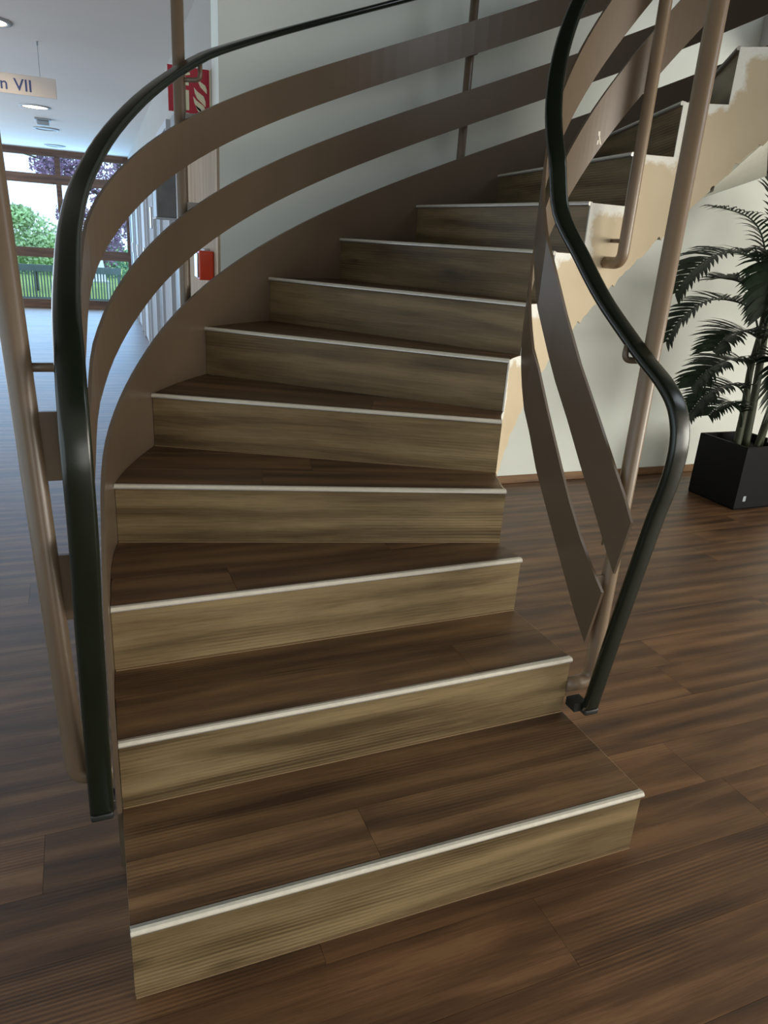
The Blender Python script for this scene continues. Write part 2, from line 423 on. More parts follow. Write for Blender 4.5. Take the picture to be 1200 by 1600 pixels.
for i in range(1, N_STEP + 1):
    A, B = base('L', i), base('R', i)
    n_sub = 6
    outer = [base('L', i + k / n_sub) for k in range(n_sub + 1)]; inner = [base('R', i + k / n_sub) for k in range(n_sub + 1)]
    z = RISE * i
    X = (B - A).normalized(); Nn = Vector((-X.y, X.x))
    ang = math.atan2(X.y, X.x)
    # the tread reaches a little under the next riser, and is covered by vinyl boards
    poly = [A + Nn * 0.012] + [B + Nn * 0.012] + inner[1:] + outer[1:][::-1]
    frame = Matrix.Translation(V3(A, z)) @ Matrix.Rotation(ang, 4, 'Z'); inv = frame.inverted()
    loc = [(inv @ V3(p, z)).to_2d() for p in poly]
    core = obj('tread', prism(bmesh.new(), loc, -0.05, -0.004), 'core', st)
    core.matrix_parent_inverse = Matrix.Translation(-ST0); core.matrix_world = frame
    core.location, core.rotation_euler = frame.translation, (0, 0, ang)
    y0, row, L = 0.0135, 0, (B - A).length
    depth = max(p.y for p in loc)
    first = 0.146
    while y0 < depth - 0.004:
        y1 = y0 + (first if row == 0 else PW)
        strip = clip(clip(loc, Vector((0, y0)), Vector((0, 1))), Vector((0, y1)), Vector((0, -1)))
        js = row_joints.get(i, {}).get(row, [((i * 0.37 + row * 0.41) % 0.8) + 0.15] if i > 5 else [])
        cuts = [-9] + js + [9]
        for c0, c1 in zip(cuts, cuts[1:]):
            q = clip(clip(strip, Vector((c0, 0)), Vector((1, 0))), Vector((c1, 0)), Vector((-1, 0)))
            if len(q) < 3: continue
            q = inset(q, 0.0004)
            if len(q) < 3: continue
            cen = sum(q, Vector((0, 0))) / len(q)
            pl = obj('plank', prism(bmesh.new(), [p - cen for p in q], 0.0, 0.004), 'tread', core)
            pl.location = (cen.x, cen.y, -0.004)
        y0 = y1; row += 1
    # riser board
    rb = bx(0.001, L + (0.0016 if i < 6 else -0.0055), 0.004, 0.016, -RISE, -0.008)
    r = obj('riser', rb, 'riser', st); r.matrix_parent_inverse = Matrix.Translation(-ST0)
    r.location = (A.x, A.y, z); r.rotation_euler[2] = ang
    # nosing: a rounded metal profile with a pale ribbed insert
    prof = [(0.011, 0.0012), (0.004, 0.0022), (-0.0035, 0.0012), (-0.0065, -0.003), (-0.0068, -0.008), (-0.0045, -0.0105), (0.004, -0.0105), (0.006, -0.004), (0.011, -0.0035)]
    nb = loft(bmesh.new(), [[(x, p[0], p[1]) for p in prof] for x in (0.0, L)])
    no = obj('nosing_strip', nb, 'alu', st); no.matrix_parent_inverse = Matrix.Translation(-ST0)
    no.location = (A.x, A.y, z); no.rotation_euler[2] = ang
    prof = [(0.002, 0.0021), (0.002, 0.0036), (-0.0045, 0.0026), (-0.0076, -0.0016), (-0.0080, -0.0045), (-0.0065, -0.0045), (-0.006, -0.003), (-0.003, 0.0010)]
    ib = loft(bmesh.new(), [[(x, p[0], p[1]) for p in prof] for x in (0.001, L - 0.001)])
    obj('insert', ib, 'insert', no)
    if i <= 5:
        cb = bx(0.002, L - 0.002, -0.001, 0.006, -RISE, -RISE + 0.003)
        c = obj('sealant_bead', cb, 'caulk', st); c.matrix_parent_inverse = Matrix.Translation(-ST0)
        c.location = (A.x, A.y, z); c.rotation_euler[2] = ang
# concrete body with its soffit
bm = bmesh.new(); NR = 8
for i in range(1, N_STEP + 1):
    z = RISE * i - 0.05; n = 10; cols = []
    for k in range(n + 1):
        s = i + k / n; o, q = edge('L', s, -0.002), edge('R', s, -0.004); zb = min(under(s), z - 0.01)
        if k == 0:
            o += (base('L', i + .05) - base('L', i)).normalized() * 0.017; q += (base('R', i + .05) - base('R', i)).normalized() * 0.012
        lo = [bm.verts.new(V3(o.lerp(q, m / NR), zb)) for m in range(NR + 1)]
        cols.append((lo, bm.verts.new(V3(q, z)), bm.verts.new(V3(o, z))))
    for (la, qa, oa), (lb, qb, ob) in zip(cols, cols[1:]):
        for m in range(NR): bm.faces.new((la[m], la[m + 1], lb[m + 1], lb[m]))
        bm.faces.new((la[NR], qa, qb, lb[NR])); bm.faces.new((qa, oa, ob, qb)); bm.faces.new((oa, la[0], lb[0], ob))
    for l_, q_, o_ in (cols[0], cols[-1]): bm.faces.new([*l_, q_, o_])
bmesh.ops.recalc_face_normals(bm, faces=list(bm.faces))
tag(part('concrete_body', bm, 'soffit'), 'pale painted concrete slab and soffit under the steps')
# painted inner side, cut to the steps at the top and ragged along the bottom
bm = bmesh.new(); lay = bm.verts.layers.float.new('edge_dist')
def jag(s):
    return 0.010 * math.sin(s * 31.0) * math.sin(s * 13.7 + 1) + 0.006 * math.sin(s * 77.0 + 0.4) + random.uniform(-0.006, 0.006)
for i in range(1, N_STEP + 1):
    n, m = 12, 12; z = RISE * i - 0.001
    inner_v, outer_v = [], []
    arc = (base('R', i + 1) - base('R', i)).length; arc_next = (base('R', i + 2) - base('R', i + 1)).length
    last = None
    for k in range(n + 1):
        s = i + ((0.009 if i < 6 else 0.0035) / arc if k == 0 else 1 + (0.009 if i < 5 else 0.0035) / arc_next if k == n else k / n)
        if k == 0 and i > 1: zb = prev_zb
        else: zb = max(0.0, RISE * s - SIDE_D + (jag(s) if RISE * s - SIDE_D > 0.02 else 0))
        prev_zb = zb; ci, co = [], []
        for j in range(m + 1):
            zz = z - (z - zb) * (j / m) ** 1.5
            d_top = z - zz; d_front = k / n * arc if zz > z - RISE else math.hypot(k / n * arc, z - RISE - zz)
            d = min(d_top, d_front) + (0.3 if i < 5 else 0.0)
            for lst, off in ((ci, -0.004), (co, 0.001)):
                v = bm.verts.new(V3(edge('R', s, off), zz)); v[lay] = d; lst.append(v)
        inner_v.append(ci); outer_v.append(co)
    for k in range(n):
        for j in range(m):
            bm.faces.new((outer_v[k][j], outer_v[k + 1][j], outer_v[k + 1][j + 1], outer_v[k][j + 1]))
            bm.faces.new((inner_v[k][j], inner_v[k][j + 1], inner_v[k + 1][j + 1], inner_v[k + 1][j]))
        bm.faces.new((outer_v[k][0], inner_v[k][0], inner_v[k + 1][0], outer_v[k + 1][0]))
        bm.faces.new((outer_v[k][m], outer_v[k + 1][m], inner_v[k + 1][m], inner_v[k][m]))
    for col in (0, n):
        for j in range(m):
            bm.faces.new((outer_v[col][j], outer_v[col][j + 1], inner_v[col][j + 1], inner_v[col][j]))
bmesh.ops.recalc_face_normals(bm, faces=list(bm.faces))
tag(part('side_panel', bm, 'side'), 'beige painted stepped side with white filler smears and ragged lower edge')

# outer stringer: a brown steel plate along the wall side
def strip(side, stations, off, th):
    """Bent flat bar: stations of (s_top, z_top, s_bot, z_bot)."""
    rings = []
    for s1, z1, s0, z0 in stations:
        a, b = edge(side, s1, off), edge(side, s1, off + th); c, d = edge(side, s0, off), edge(side, s0, off + th)
        rings.append([V3(a, z1), V3(b, z1), V3(d, z0), V3(c, z0)])
    return loft(bmesh.new(), rings)
def helix(s0, s1, n): return [s0 + (s1 - s0) * k / n for k in range(n + 1)]
def st_top(s): return RISE * s + 0.14 - (0.10 * (3.2 - s) / 1.25 if s < 3.2 else 0)
stn = [(s, st_top(s), s, max(0.02, RISE * s - 0.36)) for s in helix(1.97, 15.6, 90)]
sp = strip('L', stn, 0.0005, 0.010)
tag(part('stringer_plate', sp, 'brown', smooth=False), 'brown painted steel plate along the outer ends of the steps')

# ------------------------------------------------------------------ RAILINGS
def section_sweep(pts, axes, w, h, rad=0.009, k=4):
    prof = []
    for cx_, cy_, a0 in ((1, 1, 0), (-1, 1, 90), (-1, -1, 180), (1, -1, 270)):
        for q in range(k + 1):
            a = math.radians(a0 + 90 * q / k)
            prof.append((cx_ * (w / 2 - rad) + rad * math.cos(a), cy_ * (h / 2 - rad) + rad * math.sin(a)))
    rings = []; n = len(pts)
    for i, p in enumerate(pts):
        t = (pts[min(i + 1, n - 1)] - pts[max(i - 1, 0)]).normalized(); a = axes[i]
        a = (a - t * a.dot(t)).normalized(); b = t.cross(a)
        rings.append([p + a * x + b * y for x, y in prof])
    return loft(bmesh.new(), rings)
TUBE = 0.0205
def railing(side):
    if side == 'R':
        t = thing('inner_railing', 'brown steel railing around the open well, two flat bars under a dark green handrail', 'railing', (1.237, 1.352, 0.25))
    else:
        t = thing('outer_railing', 'brown steel railing along the wall side, two flat bars under a dark green handrail', 'railing', (-0.085, 1.30, 0.25))
    rel = Matrix.Translation(-Vector(t.location))
    P = lambda name, bm, mat, smooth=False: part(name, bm, mat, t, smooth, rel)
    sgn = 1 if side == 'R' else -1
    # handrail path from the top down, then bent to a front upright
    hoff, hh = (0.037, 0.855) if side == 'R' else (0.02, 0.85)
    pts = [V3(edge(side, s, hoff), RISE * s + hh - (0.085 * max(0, (6.2 - s) / 2.2) ** 1.1 if side == 'L' else 0)) for s in helix(15.4, 4.3, 66)]
    if side == 'R':
        tail = [(1.19, 1.727, 1.452), (1.197, 1.623, 1.349), (1.20, 1.512, 1.253), (1.20, 1.383, 1.168), (1.20, 1.317, 1.128), (1.20, 1.253, 1.092), (1.20, 1.208, 1.054),
                (1.20, 1.184, 1.010), (1.20, 1.175, 0.965), (1.20, 1.176, 0.916), (1.20, 1.184, 0.863), (1.20, 1.198, 0.80), (1.20, 1.217, 0.69), (1.20, 1.237, 0.569), (1.20, 1.258, 0.436), (1.20, 1.279, 0.294), (1.20, 1.292, 0.205)]
    else:
        tail = [(0.02, 1.93, 1.418), (-0.006, 1.70, 1.33), (-0.016, 1.50, 1.253), (-0.02, 1.36, 1.196), (-0.02, 1.28, 1.15), (-0.02, 1.224, 1.10), (-0.02, 1.190, 1.045),
                (-0.02, 1.176, 0.985), (-0.02, 1.18, 0.91), (-0.021, 1.19, 0.82), (-0.024, 1.21, 0.70), (-0.026, 1.232, 0.569), (-0.028, 1.255, 0.436), (-0.03, 1.277, 0.294), (-0.031, 1.290, 0.205)]
    axes = [V3(normal(side, s), 0) for s in helix(15.4, 4.3, 66)]
    tl = crom([pts[-1]] + tail, 5)[1:]
    ax0 = axes[-1]
    for i, p in enumerate(tl):
        f = min(1.0, i / 15); axes.append((ax0 * (1 - f) + Vector((sgn, 0, 0)) * f).normalized())
    pts += tl
    hr = P('handrail', section_sweep(pts, axes, 0.047, 0.023, 0.010), 'pvc', True)
    tag(hr, 'glossy dark green plastic handrail curling down to an upright end')
    e = pts[-1]
    sx = 1.1565 if side == 'R' else -0.0035
    # dark end cap with the flat bracket that ties the upright to the step
    cb = bevelled(bx(e.x - 0.0225, e.x + 0.0225, e.y - 0.013, e.y + 0.014, e.z - 0.014, e.z + 0.004), 0.005, 2)
    P('end_cap', cb, 'cap', True)
    x0, x1 = sorted((sx, e.x))
    tb = bevelled(bx(x0, x1, e.y + 0.008, e.y + 0.05, e.z - 0.012, e.z + 0.016), 0.003)
    P('end_bracket', tb, 'cap')
    # flat bars
    if side == 'R':
        def ztail(y, knots):
            for (ya, za), (yb, zb) in zip(knots, knots[1:]):
                if yb <= y <= ya: return za + (zb - za) * (y - ya) / (yb - ya)
            return knots[-1][1]
        # each: helix heights, then (Y, z) of the top and of the bottom edge down the straight flight
        bars = [((0.67, 0.49), [(1.69, 1.275), (1.64, 1.205), (1.545, 1.085), (1.44, 0.97), (1.35, 0.868), (1.30, 0.812), (1.258, 0.758)],
                 [(1.69, 1.090), (1.64, 1.025), (1.56, 0.935), (1.48, 0.838), (1.40, 0.747), (1.34, 0.675), (1.284, 0.611)]),
                ((0.38, 0.205), [(1.73, 1.045), (1.66, 0.943), (1.56, 0.806), (1.50, 0.728), (1.43, 0.648), (1.37, 0.592), (1.312, 0.545)],
                 [(1.73, 0.862), (1.67, 0.766), (1.60, 0.680), (1.53, 0.595), (1.45, 0.500), (1.40, 0.440), (1.341, 0.382)])]
        off, th = 0.033, 0.008
        for (ht, hb), tt, bb in bars:
            rings = []
            for s in helix(15.4, 4.2, 70):
                a, b = edge('R', s, off), edge('R', s, off + th)
                rings.append([V3(a, RISE * s + ht), V3(b, RISE * s + ht), V3(b, RISE * s + hb), V3(a, RISE * s + hb)])
            x = 1.1855
            for (y1, z1), (y0, z0) in zip(tt, bb):
                rings.append([Vector((x, y1, z1)), Vector((x + th, y1, z1)), Vector((x + th, y0, z0)), Vector((x, y0, z0))])
            P('flat_bar', loft(bmesh.new(), rings), 'brown')
        c0 = Vector((1.6277, 2.2077, 1.721))
        chip = bmesh.new(); d2 = (Vector((CX, CY)) - c0.to_2d()).normalized(); tt_ = Vector((d2.y, -d2.x, 0.0)); nn_ = Vector((d2.x, d2.y, 0))
        for poly in ([(-.008, .018), (.002, .020), (.003, .006), (-.006, .005)], [(-.003, .006), (.003, .005), (.015, -.018), (.008, -.019)], [(-.006, -.008), (.001, -.006), (.0, -.02), (-.008, -.021)]):
            vs = [chip.verts.new(c0 + tt_ * (-a) + Vector((0, 0, b_)) + nn_ * 0.0008) for a, b_ in poly]; vb = [chip.verts.new(v.co - nn_ * 0.0012) for v in vs]
            chip.faces.new(vs); chip.faces.new(vb[::-1])
            for q in range(4): chip.faces.new((vs[q], vb[q], vb[(q + 1) % 4], vs[(q + 1) % 4]))
        bmesh.ops.recalc_face_normals(chip, faces=list(chip.faces))
        tag(P('paint_chip', chip, 'insert'), 'small chipped white spot on the lower flat bar')
        posts = [((1.237, 1.352), 0.25, (1.1565, 1.352), [(0.80, 0.66, 1.194), (0.575, 0.47, 1.194)], 2.75),
                 ((1.781, 2.178), 1.338, (1.776, 2.2595), [], 3.6)]
    else:
        for ht, hb, e_t, e_b in ((0.695, 0.56, 1.05, 0.915), (0.42, 0.272, 0.815, 0.675)):
            rings = []
            for s in helix(15.4, 4.0, 74):
                a, b = edge('L', s, 0.006), edge('L', s, 0.014)
                rings.append([V3(a, RISE * s + ht), V3(b, RISE * s + ht), V3(b, RISE * s + hb), V3(a, RISE * s + hb)])
            zt, zb = RISE * 4 + ht, RISE * 4 + hb
            for k in range(1, 11):
                f = k / 10; y = 2.0 + (1.27 - 2.0) * f; s = 4 - 2.2 * f
                x = edge('L', max(1.2, 4 - f * 2.05), 0.006).x - 0.018 * f * f
                cut = 0.03 if k == 10 else 0.0
                z1, z0 = zt + (e_t - zt) * f, zb + (e_b - zb) * f
                rings.append([Vector((x, y - cut, z1)), Vector((x - 0.008, y - cut, z1)), Vector((x - 0.008, y, z0)), Vector((x, y, z0))])
            P('flat_bar', loft(bmesh.new(), rings), 'brown')
        posts = [((-0.085, 1.30), 0.30, (-0.004, 1.30), [(1.045, 0.925, -0.024), (0.785, 0.655, -0.024)], 2.75),
                 ((0.3625, 2.81), 0.95, None, [(1.715, 1.585, None), (1.44, 1.30, None)], 3.4),
                 ((1.766, 3.465), 1.62, None, [(2.325, 2.19, None), (2.05, 1.905, None)], 4.0),
                 ((CX + 1.809 * math.cos(PH0 - DP * 13.2), CY + 1.809 * math.sin(PH0 - DP * 13.2)), 2.2, None, [(2.93, 2.80, None), (2.65, 2.51, None)], 4.6)]
    for (px, py), zf, foot, tabs, ztop in posts:
        c = Vector((px, py))
        if foot is None:
            d = (Vector((CX, CY)) - c).normalized(); foot2 = c + d * (1.809 - R_OUT - 0.0115)
        else: foot2 = Vector(foot)
        lean = 0.032 if side == 'L' and px < 0 else 0.0      # the first post stands a touch out of plumb
        c0 = c + Vector((0.014, 0)) if lean else c
        path = round_corner([V3(c0, ztop) - Vector((lean * (ztop - zf), 0, 0)), V3(c0, zf), V3(foot2, zf)], 0.07)
        po = P('post', tube(bmesh.new(), path, TUBE, 18), 'brown_lit' if side == 'R' else 'brown', True)
        # bracket pin under the handrail
        if side == 'R' and px < 1.5: pin = [(px, py, 1.126), (1.176, 1.372, 1.126), (1.182, 1.376, 1.16)]
        elif side == 'R': pin = [(px, py, 1.412), (1.788, 2.2585, 1.412)]
        elif px < 0: pin = [(px - 0.016, py, 1.118), (-0.022, py, 1.118), (-0.022, py, 1.152)]
        else:
            d = (Vector((CX, CY)) - c).normalized(); q = c + d * 0.07
            s = (PH0 - (math.atan2(py - CY, px - CX) % math.tau)) / DP
            if s < 0: s += math.tau / DP
            zh = RISE * s + 0.85
            q = c + d * 0.066 + Vector((0.012, 0.0))
            pin = [(px, py, zh - 0.06), (q.x, q.y, zh - 0.06), (q.x, q.y, zh - 0.012)]
        P('bracket_pin', tube(bmesh.new(), round_corner(pin, 0.018), 0.0075, 10), 'brown', True)
        for z1, z0, xb in tabs:
            if xb is not None:
                x0, x1 = sorted((px, xb)); tb = bx(x0, x1, py - 0.004, py + 0.004, z0, z1)
            else:
                d = (Vector((CX, CY)) - c).normalized(); n_ = Vector((-d.y, d.x)) * 0.004; q = c + d * (1.809 - R_OUT - 0.014)
                tb = prism(bmesh.new(), [c - n_, q - n_, q + n_, c + n_], z0, z1)
                bmesh.ops.recalc_face_normals(tb, faces=list(tb.faces))
            P('bar_tab', tb, 'brown')
    return t
inner_rail, outer_rail = railing('R'), railing('L')

# ------------------------------------------------------------------ CORRIDOR: window and outdoors
WY = 14.0
win = thing('window_1', 'tall brown framed corridor end window looking onto the garden', None, (-0.6, WY, 0), kind='structure')
wrel = Matrix.Translation(-Vector(win.location))
def wpart(n, bm, mat, par=win): return part(n, bm, mat, par, False, wrel)
XL, XR = -2.6, 0.93
mull = [-2.6, -1.32, -0.02, 0.86]
for x in (-1.46, -0.20): wpart('mullion', bx(x, x + 0.08, WY, WY + 0.09, 0.13, 2.36), 'window_wood')
wpart('jamb', bx(0.86, XR, WY, WY + 0.09, 0.0, 2.46), 'window_wood')
wpart('jamb', bx(XL, XL + 0.07, WY, WY + 0.09, 0.0, 2.46), 'window_wood')
wpart('header', bx(XL + 0.07, 0.86, WY - 0.01, WY + 0.10, 2.36, 2.46), 'window_wood')
wpart('transom', bx(XL + 0.07, 0.86, WY - 0.006, WY + 0.096, 1.95, 2.09), 'window_wood')
wpart('mid_rail', bx(XL + 0.07, 0.86, WY - 0.006, WY + 0.096, 0.81, 0.96), 'window_wood')
wpart('bottom_rail', bx(XL + 0.07, 0.86, WY - 0.01, WY + 0.10, 0.0, 0.13), 'window_wood')
for x0, x1 in ((-2.53, -1.46), (-1.38, -0.20), (-0.12, 0.86)):
    for z0, z1 in ((0.13, 0.81), (0.96, 1.95), (2.09, 2.36)):
        wpart('pane', bx(x0, x1, WY + 0.04, WY + 0.046, z0, z1), 'glass')
b = bmesh.new(); box(b, XR, 1.3, WY, WY + 0.13, 0, CEIL); box(b, -2.75, XL, WY, WY + 0.13, 0, CEIL)
struct('wall_corridor_end', b, 'wall')

struct('ground_lawn', bx(-30, 30, 14.13, 60, -0.3, -0.10), 'lawn')
fen = thing('slat_fence', 'low dark grey metal fence of upright slats outside the window', 'fence', (-0.3, 15.5, -0.1))
frel = Matrix.Translation(-Vector(fen.location))
part('top_rail', bx(-2.4, 0.80, 15.47, 15.53, 0.50, 0.62), 'fence', fen, False, frel)
part('bottom_rail', bx(-2.4, 0.80, 15.47, 15.53, -0.02, 0.04), 'fence', fen, False, frel)
x = -2.38
sm = None
while x < 0.78:
    if sm is None:
        so = part('slat', bx(-0.013, 0.013, -0.008, 0.008, 0.0, 0.46), 'fence', fen); sm = so.data
    else: so = obj('slat', None, None, fen, mesh=sm)
    so.matrix_parent_inverse = frel; so.location = (x, 15.5, 0.04); x += 0.052
for xx in (-1.6, -0.72, 0.77): part('post', bx(xx - 0.02, xx + 0.02, 15.53, 15.57, -0.1, 0.6), 'fence', fen, False, frel)

def leaf_cloud(n, blobs, size, seed):
    rnd = random.Random(seed); bm = bmesh.new()
    for _ in range(n):
        c, r = rnd.choice(blobs)
        d = Vector((rnd.gauss(0, 1), rnd.gauss(0, 1), rnd.gauss(0, 1))).normalized() * (rnd.random() ** 0.45)
        p = Vector((c[0] + d.x * r[0], c[1] + d.y * r[1], c[2] + d.z * r[2]))
        a = Vector((rnd.gauss(0, 1), rnd.gauss(0, 1), rnd.gauss(0, 1))).normalized(); b = a.orthogonal().normalized()
        s = size * rnd.uniform(0.6, 1.4)
        bm.faces.new([bm.verts.new(p + a * s), bm.verts.new(p + b * s * 0.55), bm.verts.new(p - a * s), bm.verts.new(p - b * s * 0.55)])
    return bm
tr = thing('copper_tree', 'purple leaved tree beyond the fence with branches spread against the sky', 'tree', (1.35, 19.5, -0.1))
trel = Matrix.Translation(-Vector(tr.location))
tk = tube(bmesh.new(), [(1.35, 19.5, -0.1), (1.3, 19.5, 1.2), (1.15, 19.5, 2.4), (0.9, 19.5, 3.6)], 0.13, 10, 0.05)
tube(tk, [(1.3, 19.5, 1.2), (0.7, 19.4, 2.0), (-0.2, 19.3, 2.6), (-0.9, 19.2, 2.75)], 0.06, 8, 0.015)
part('trunk', tk, 'bark', tr, True, trel)
tag(part('crown', leaf_cloud(7500, [((1.1, 19.5, 2.5), (0.9, 0.8, 0.9)), ((0.7, 19.4, 1.5), (0.6, 0.6, 0.8)), ((0.2, 19.4, 2.6), (0.6, 0.6, 0.45)), ((-0.35, 19.3, 2.55), (0.45, 0.5, 0.35)), ((-0.1, 19.4, 3.1), (0.8, 0.7, 0.4)),
    ((0.0, 19.4, 1.6), (0.35, 0.4, 0.35)), ((1.3, 19.5, 3.4), (1.1, 0.8, 0.8)), ((0.1, 19.4, 0.95), (0.35, 0.4, 0.22)), ((0.6, 19.3, 0.9), (0.5, 0.4, 0.5)), ((0.9, 19.3, 1.6), (0.5, 0.4, 0.6))], 0.05, 3), 'purple', tr, False, trel), 'dense purple leaves')
bu = thing('garden_bush', 'light green rounded bush growing behind the fence, left of the purple tree', 'bush', (-0.85, 18.8, -0.1))
brel = Matrix.Translation(-Vector(bu.location))
part('crown', leaf_cloud(4200, [((-0.85, 18.8, 1.0), (0.6, 0.5, 0.62)), ((-1.5, 18.9, 0.75), (0.6, 0.5, 0.5)), ((-0.55, 18.7, 0.75), (0.45, 0.4, 0.45)), ((-1.1, 18.8, 1.45), (0.35, 0.3, 0.25))], 0.05, 5), 'green', bu, False, brel)
bk = tube(bmesh.new(), [(-0.85, 18.8, -0.1), (-0.86, 18.8, 0.5), (-0.85, 18.8, 1.0)], 0.05, 8, 0.02)
part('trunk', bk, 'bark', bu, True, brel)
he = obj('hedge', leaf_cloud(9000, [((x * 0.9 - 6, 25.0, 0.35), (0.7, 0.5, 0.62)) for x in range(15)], 0.07, 8), 'hedge')
tag(he, 'dark green clipped hedge along the far side of the lawn', 'hedge')
ch = thing('garden_chair', 'white plastic garden chair on the lawn behind the fence', 'chair', (0.38, 16.6, -0.1))
crel = Matrix.Translation(-Vector(ch.location))
cp = lambda n, b: part(n, b, 'plastic', ch, False, crel)
cp('seat', bevelled(bx(0.15, 0.61, 16.4, 16.84, 0.28, 0.32), 0.01))
bk = bmesh.new(); v = [bk.verts.new(p) for p in ((0.17, 16.84, 0.3), (0.59, 16.84, 0.3), (0.53, 16.95, 0.72), (0.23, 16.95, 0.72), (0.17, 16.88, 0.3), (0.59, 16.88, 0.3), (0.53, 16.99, 0.72), (0.23, 16.99, 0.72))]
for f in ((0, 1, 2, 3), (5, 4, 7, 6), (0, 4, 5, 1), (1, 5, 6, 2), (2, 6, 7, 3), (3, 7, 4, 0)): bk.faces.new([v[i] for i in f])
cp('backrest', bk)
for lx in (0.16, 0.56):
    for ly in (16.41, 16.79): cp('leg', bx(lx, lx + 0.04, ly, ly + 0.04, -0.1, 0.29))

# ------------------------------------------------------------------ CORRIDOR: doors on the right wall
CA = math.atan2(CD.y, CD.x)
def cbox(bm, t0, t1, d0, d1, z0, z1):
    """Box in the corridor wall's own frame: t along it from the corner, d out of it."""
    q = [cw(t0, d0), cw(t1, d0), cw(t1, d1), cw(t0, d1)]
    prism(bm, q, z0, z1); bmesh.ops.recalc_face_normals(bm, faces=list(bm.faces)); return bm
def cb(*a): return cbox(bmesh.new(), *a)
def local_part(name, bm, mat, par):
    o = obj(name, bm, mat); o.parent = par; o.matrix_parent_inverse = Matrix.Translation(-Vector(par.location)); return o
def door(n, t0, t1, h, pm, fm, handle_t, label, hz=(1.0, 1.14), frame=0.035):
    c = cw((t0 + t1) / 2); d = thing('door_%d' % n, label, None, (c.x, c.y, 0), kind='structure')
    local_part('door_frame', cb(t0, t0 + 0.05, 0.0005, frame, 0, h + 0.05), fm, d)
    local_part('door_frame', cb(t1 - 0.05, t1, 0.0005, frame, 0, h + 0.05), fm, d)
    local_part('door_head', cb(t0 + 0.05, t1 - 0.05, 0.0005, frame, h, h + 0.05), fm, d)
    local_part('door_panel', cb(t0 + 0.052, t1 - 0.052, 0.0005, 0.012, 0.006, h - 0.003), pm, d)
    local_part('door_handle', bevelled(cb(handle_t, handle_t + 0.05, 0.012, 0.05, hz[0], hz[1]), 0.006), 'steel', d)
    return d
door(1, 0.004, 1.42, 1.80, 'door', 'door', 1.26, 'wide pale oak door beside the corner', (1.48, 1.60), 0.0125)
door(2, 2.35, 3.35, 2.05, 'pale', 'white', 3.2, 'pale grey corridor door with white frame', (1.0, 1.16))
door(3, 4.15, 5.25, 2.05, 'pale', 'white', 4.3, 'pale grey corridor door beyond the dark niche', (1.36, 1.56))
door(4, 5.7, 6.8, 2.05, 'white', 'white', 5.85, 'white corridor door near the window', (1.0, 1.15))
door(5, 7.3, 8.4, 2.05, 'white', 'white', 7.45, 'white corridor door next to last before the window', (1.0, 1.15))
door(6, 8.9, 10.0, 2.05, 'white', 'white', 9.05, 'last white corridor door before the window', (1.0, 1.15))
struct('trim_1', cb(3.42, 4.1, 0.0005, 0.008, 0.0, 2.1), 'greige')
struct('trim_2', cb(1.46, 1.50, 0.0005, 0.03, 0.0, 2.1), 'white')
struct('trim_3', cb(1.85, 2.3, 0.0005, 0.008, 0.0, 2.1), 'grey')

# grey box on the corridor wall
gb = thing('wall_cabinet', 'plain dark grey box fixed to the corridor wall beyond the oak door', 'cabinet', (*cw(1.8, 0), 1.42))
local_part('body', bevelled(cb(1.52, 1.83, 0.0, 0.18, 1.425, 1.86), 0.004), 'grey', gb)
local_part('lit_bottom_edge', cb(1.515, 1.835, 0.0, 0.184, 1.415, 1.425), 'white', gb)  # white strip painting in the light on the box's lower edge

# fire alarm devices beside the oak door's near edge
al = thing('fire_alarm_box', 'orange red alarm box on the oak door edge near the corner', 'alarm', (*cw(0.18, 0.012), 1.13))
local_part('housing', bevelled(cb(0.14, 0.27, 0.0125, 0.085, 1.125, 1.262), 0.006, 2), 'red', al)
local_part('front_cover', bevelled(cb(0.15, 0.26, 0.085, 0.094, 1.135, 1.252), 0.003), 'steel', al)
al = thing('call_point', 'flat white framed dark red call point behind the orange alarm box', 'alarm', (*cw(0.355, 0.012), 1.13))
local_part('back_plate', bevelled(cb(0.29, 0.42, 0.0125, 0.04, 1.12, 1.27), 0.004), 'white', al)
local_part('window', bevelled(cb(0.31, 0.40, 0.04, 0.046, 1.145, 1.25), 0.002), 'darkred', al)

# ------------------------------------------------------------------ fire extinguisher sign (projects from the corridor wall)
SX0, SX1, SZ0, SZ1, SY = 0.452, 0.640, 1.868, 2.056, 3.90
fs = thing('fire_sign', 'square red fire extinguisher sign with flames projecting from the corridor wall', 'sign', (SX1, SY, SZ0))
local_part('board', bx(SX0, SX1, SY, SY + 0.006, SZ0, SZ1), 'signred', fs)
local_part('wall_flange', bx(SX1, SX1 + 0.007, SY - 0.006, SY + 0.012, SZ0, SZ1), 'cream', fs)
w_ = SX1 - SX0
def flat(polys, y0, y1):
    bm = bmesh.new()
    for p in polys:
        pts = [(SX0 + a * w_, SZ0 + c * w_) for a, c in p]
        lo = [bm.verts.new((x, y0, z)) for x, z in pts]; hi = [bm.verts.new((x, y1, z)) for x, z in pts]
        bm.faces.new(lo); bm.faces.new(hi[::-1])
        for i in range(len(pts)): bm.faces.new((lo[i], hi[i], hi[(i + 1) % len(pts)], lo[(i + 1) % len(pts)]))
    bmesh.ops.recalc_face_normals(bm, faces=list(bm.faces)); return bm
ext = [[(.30, .06), (.50, .06), (.50, .50), (.30, .50)], [(.30, .60), (.50, .60), (.50, .66), (.46, .71), (.34, .71), (.30, .66)], [(.37, .72), (.44, .72), (.44, .78), (.37, .78)],
       [(.33, .79), (.54, .84), (.53, .89), (.33, .85)], [(.25, .78), (.33, .80), (.31, .85), (.21, .78), (.18, .50), (.23, .50)]]
local_part('extinguisher_symbol', flat(ext, SY - 0.0012, SY), 'cream', fs)
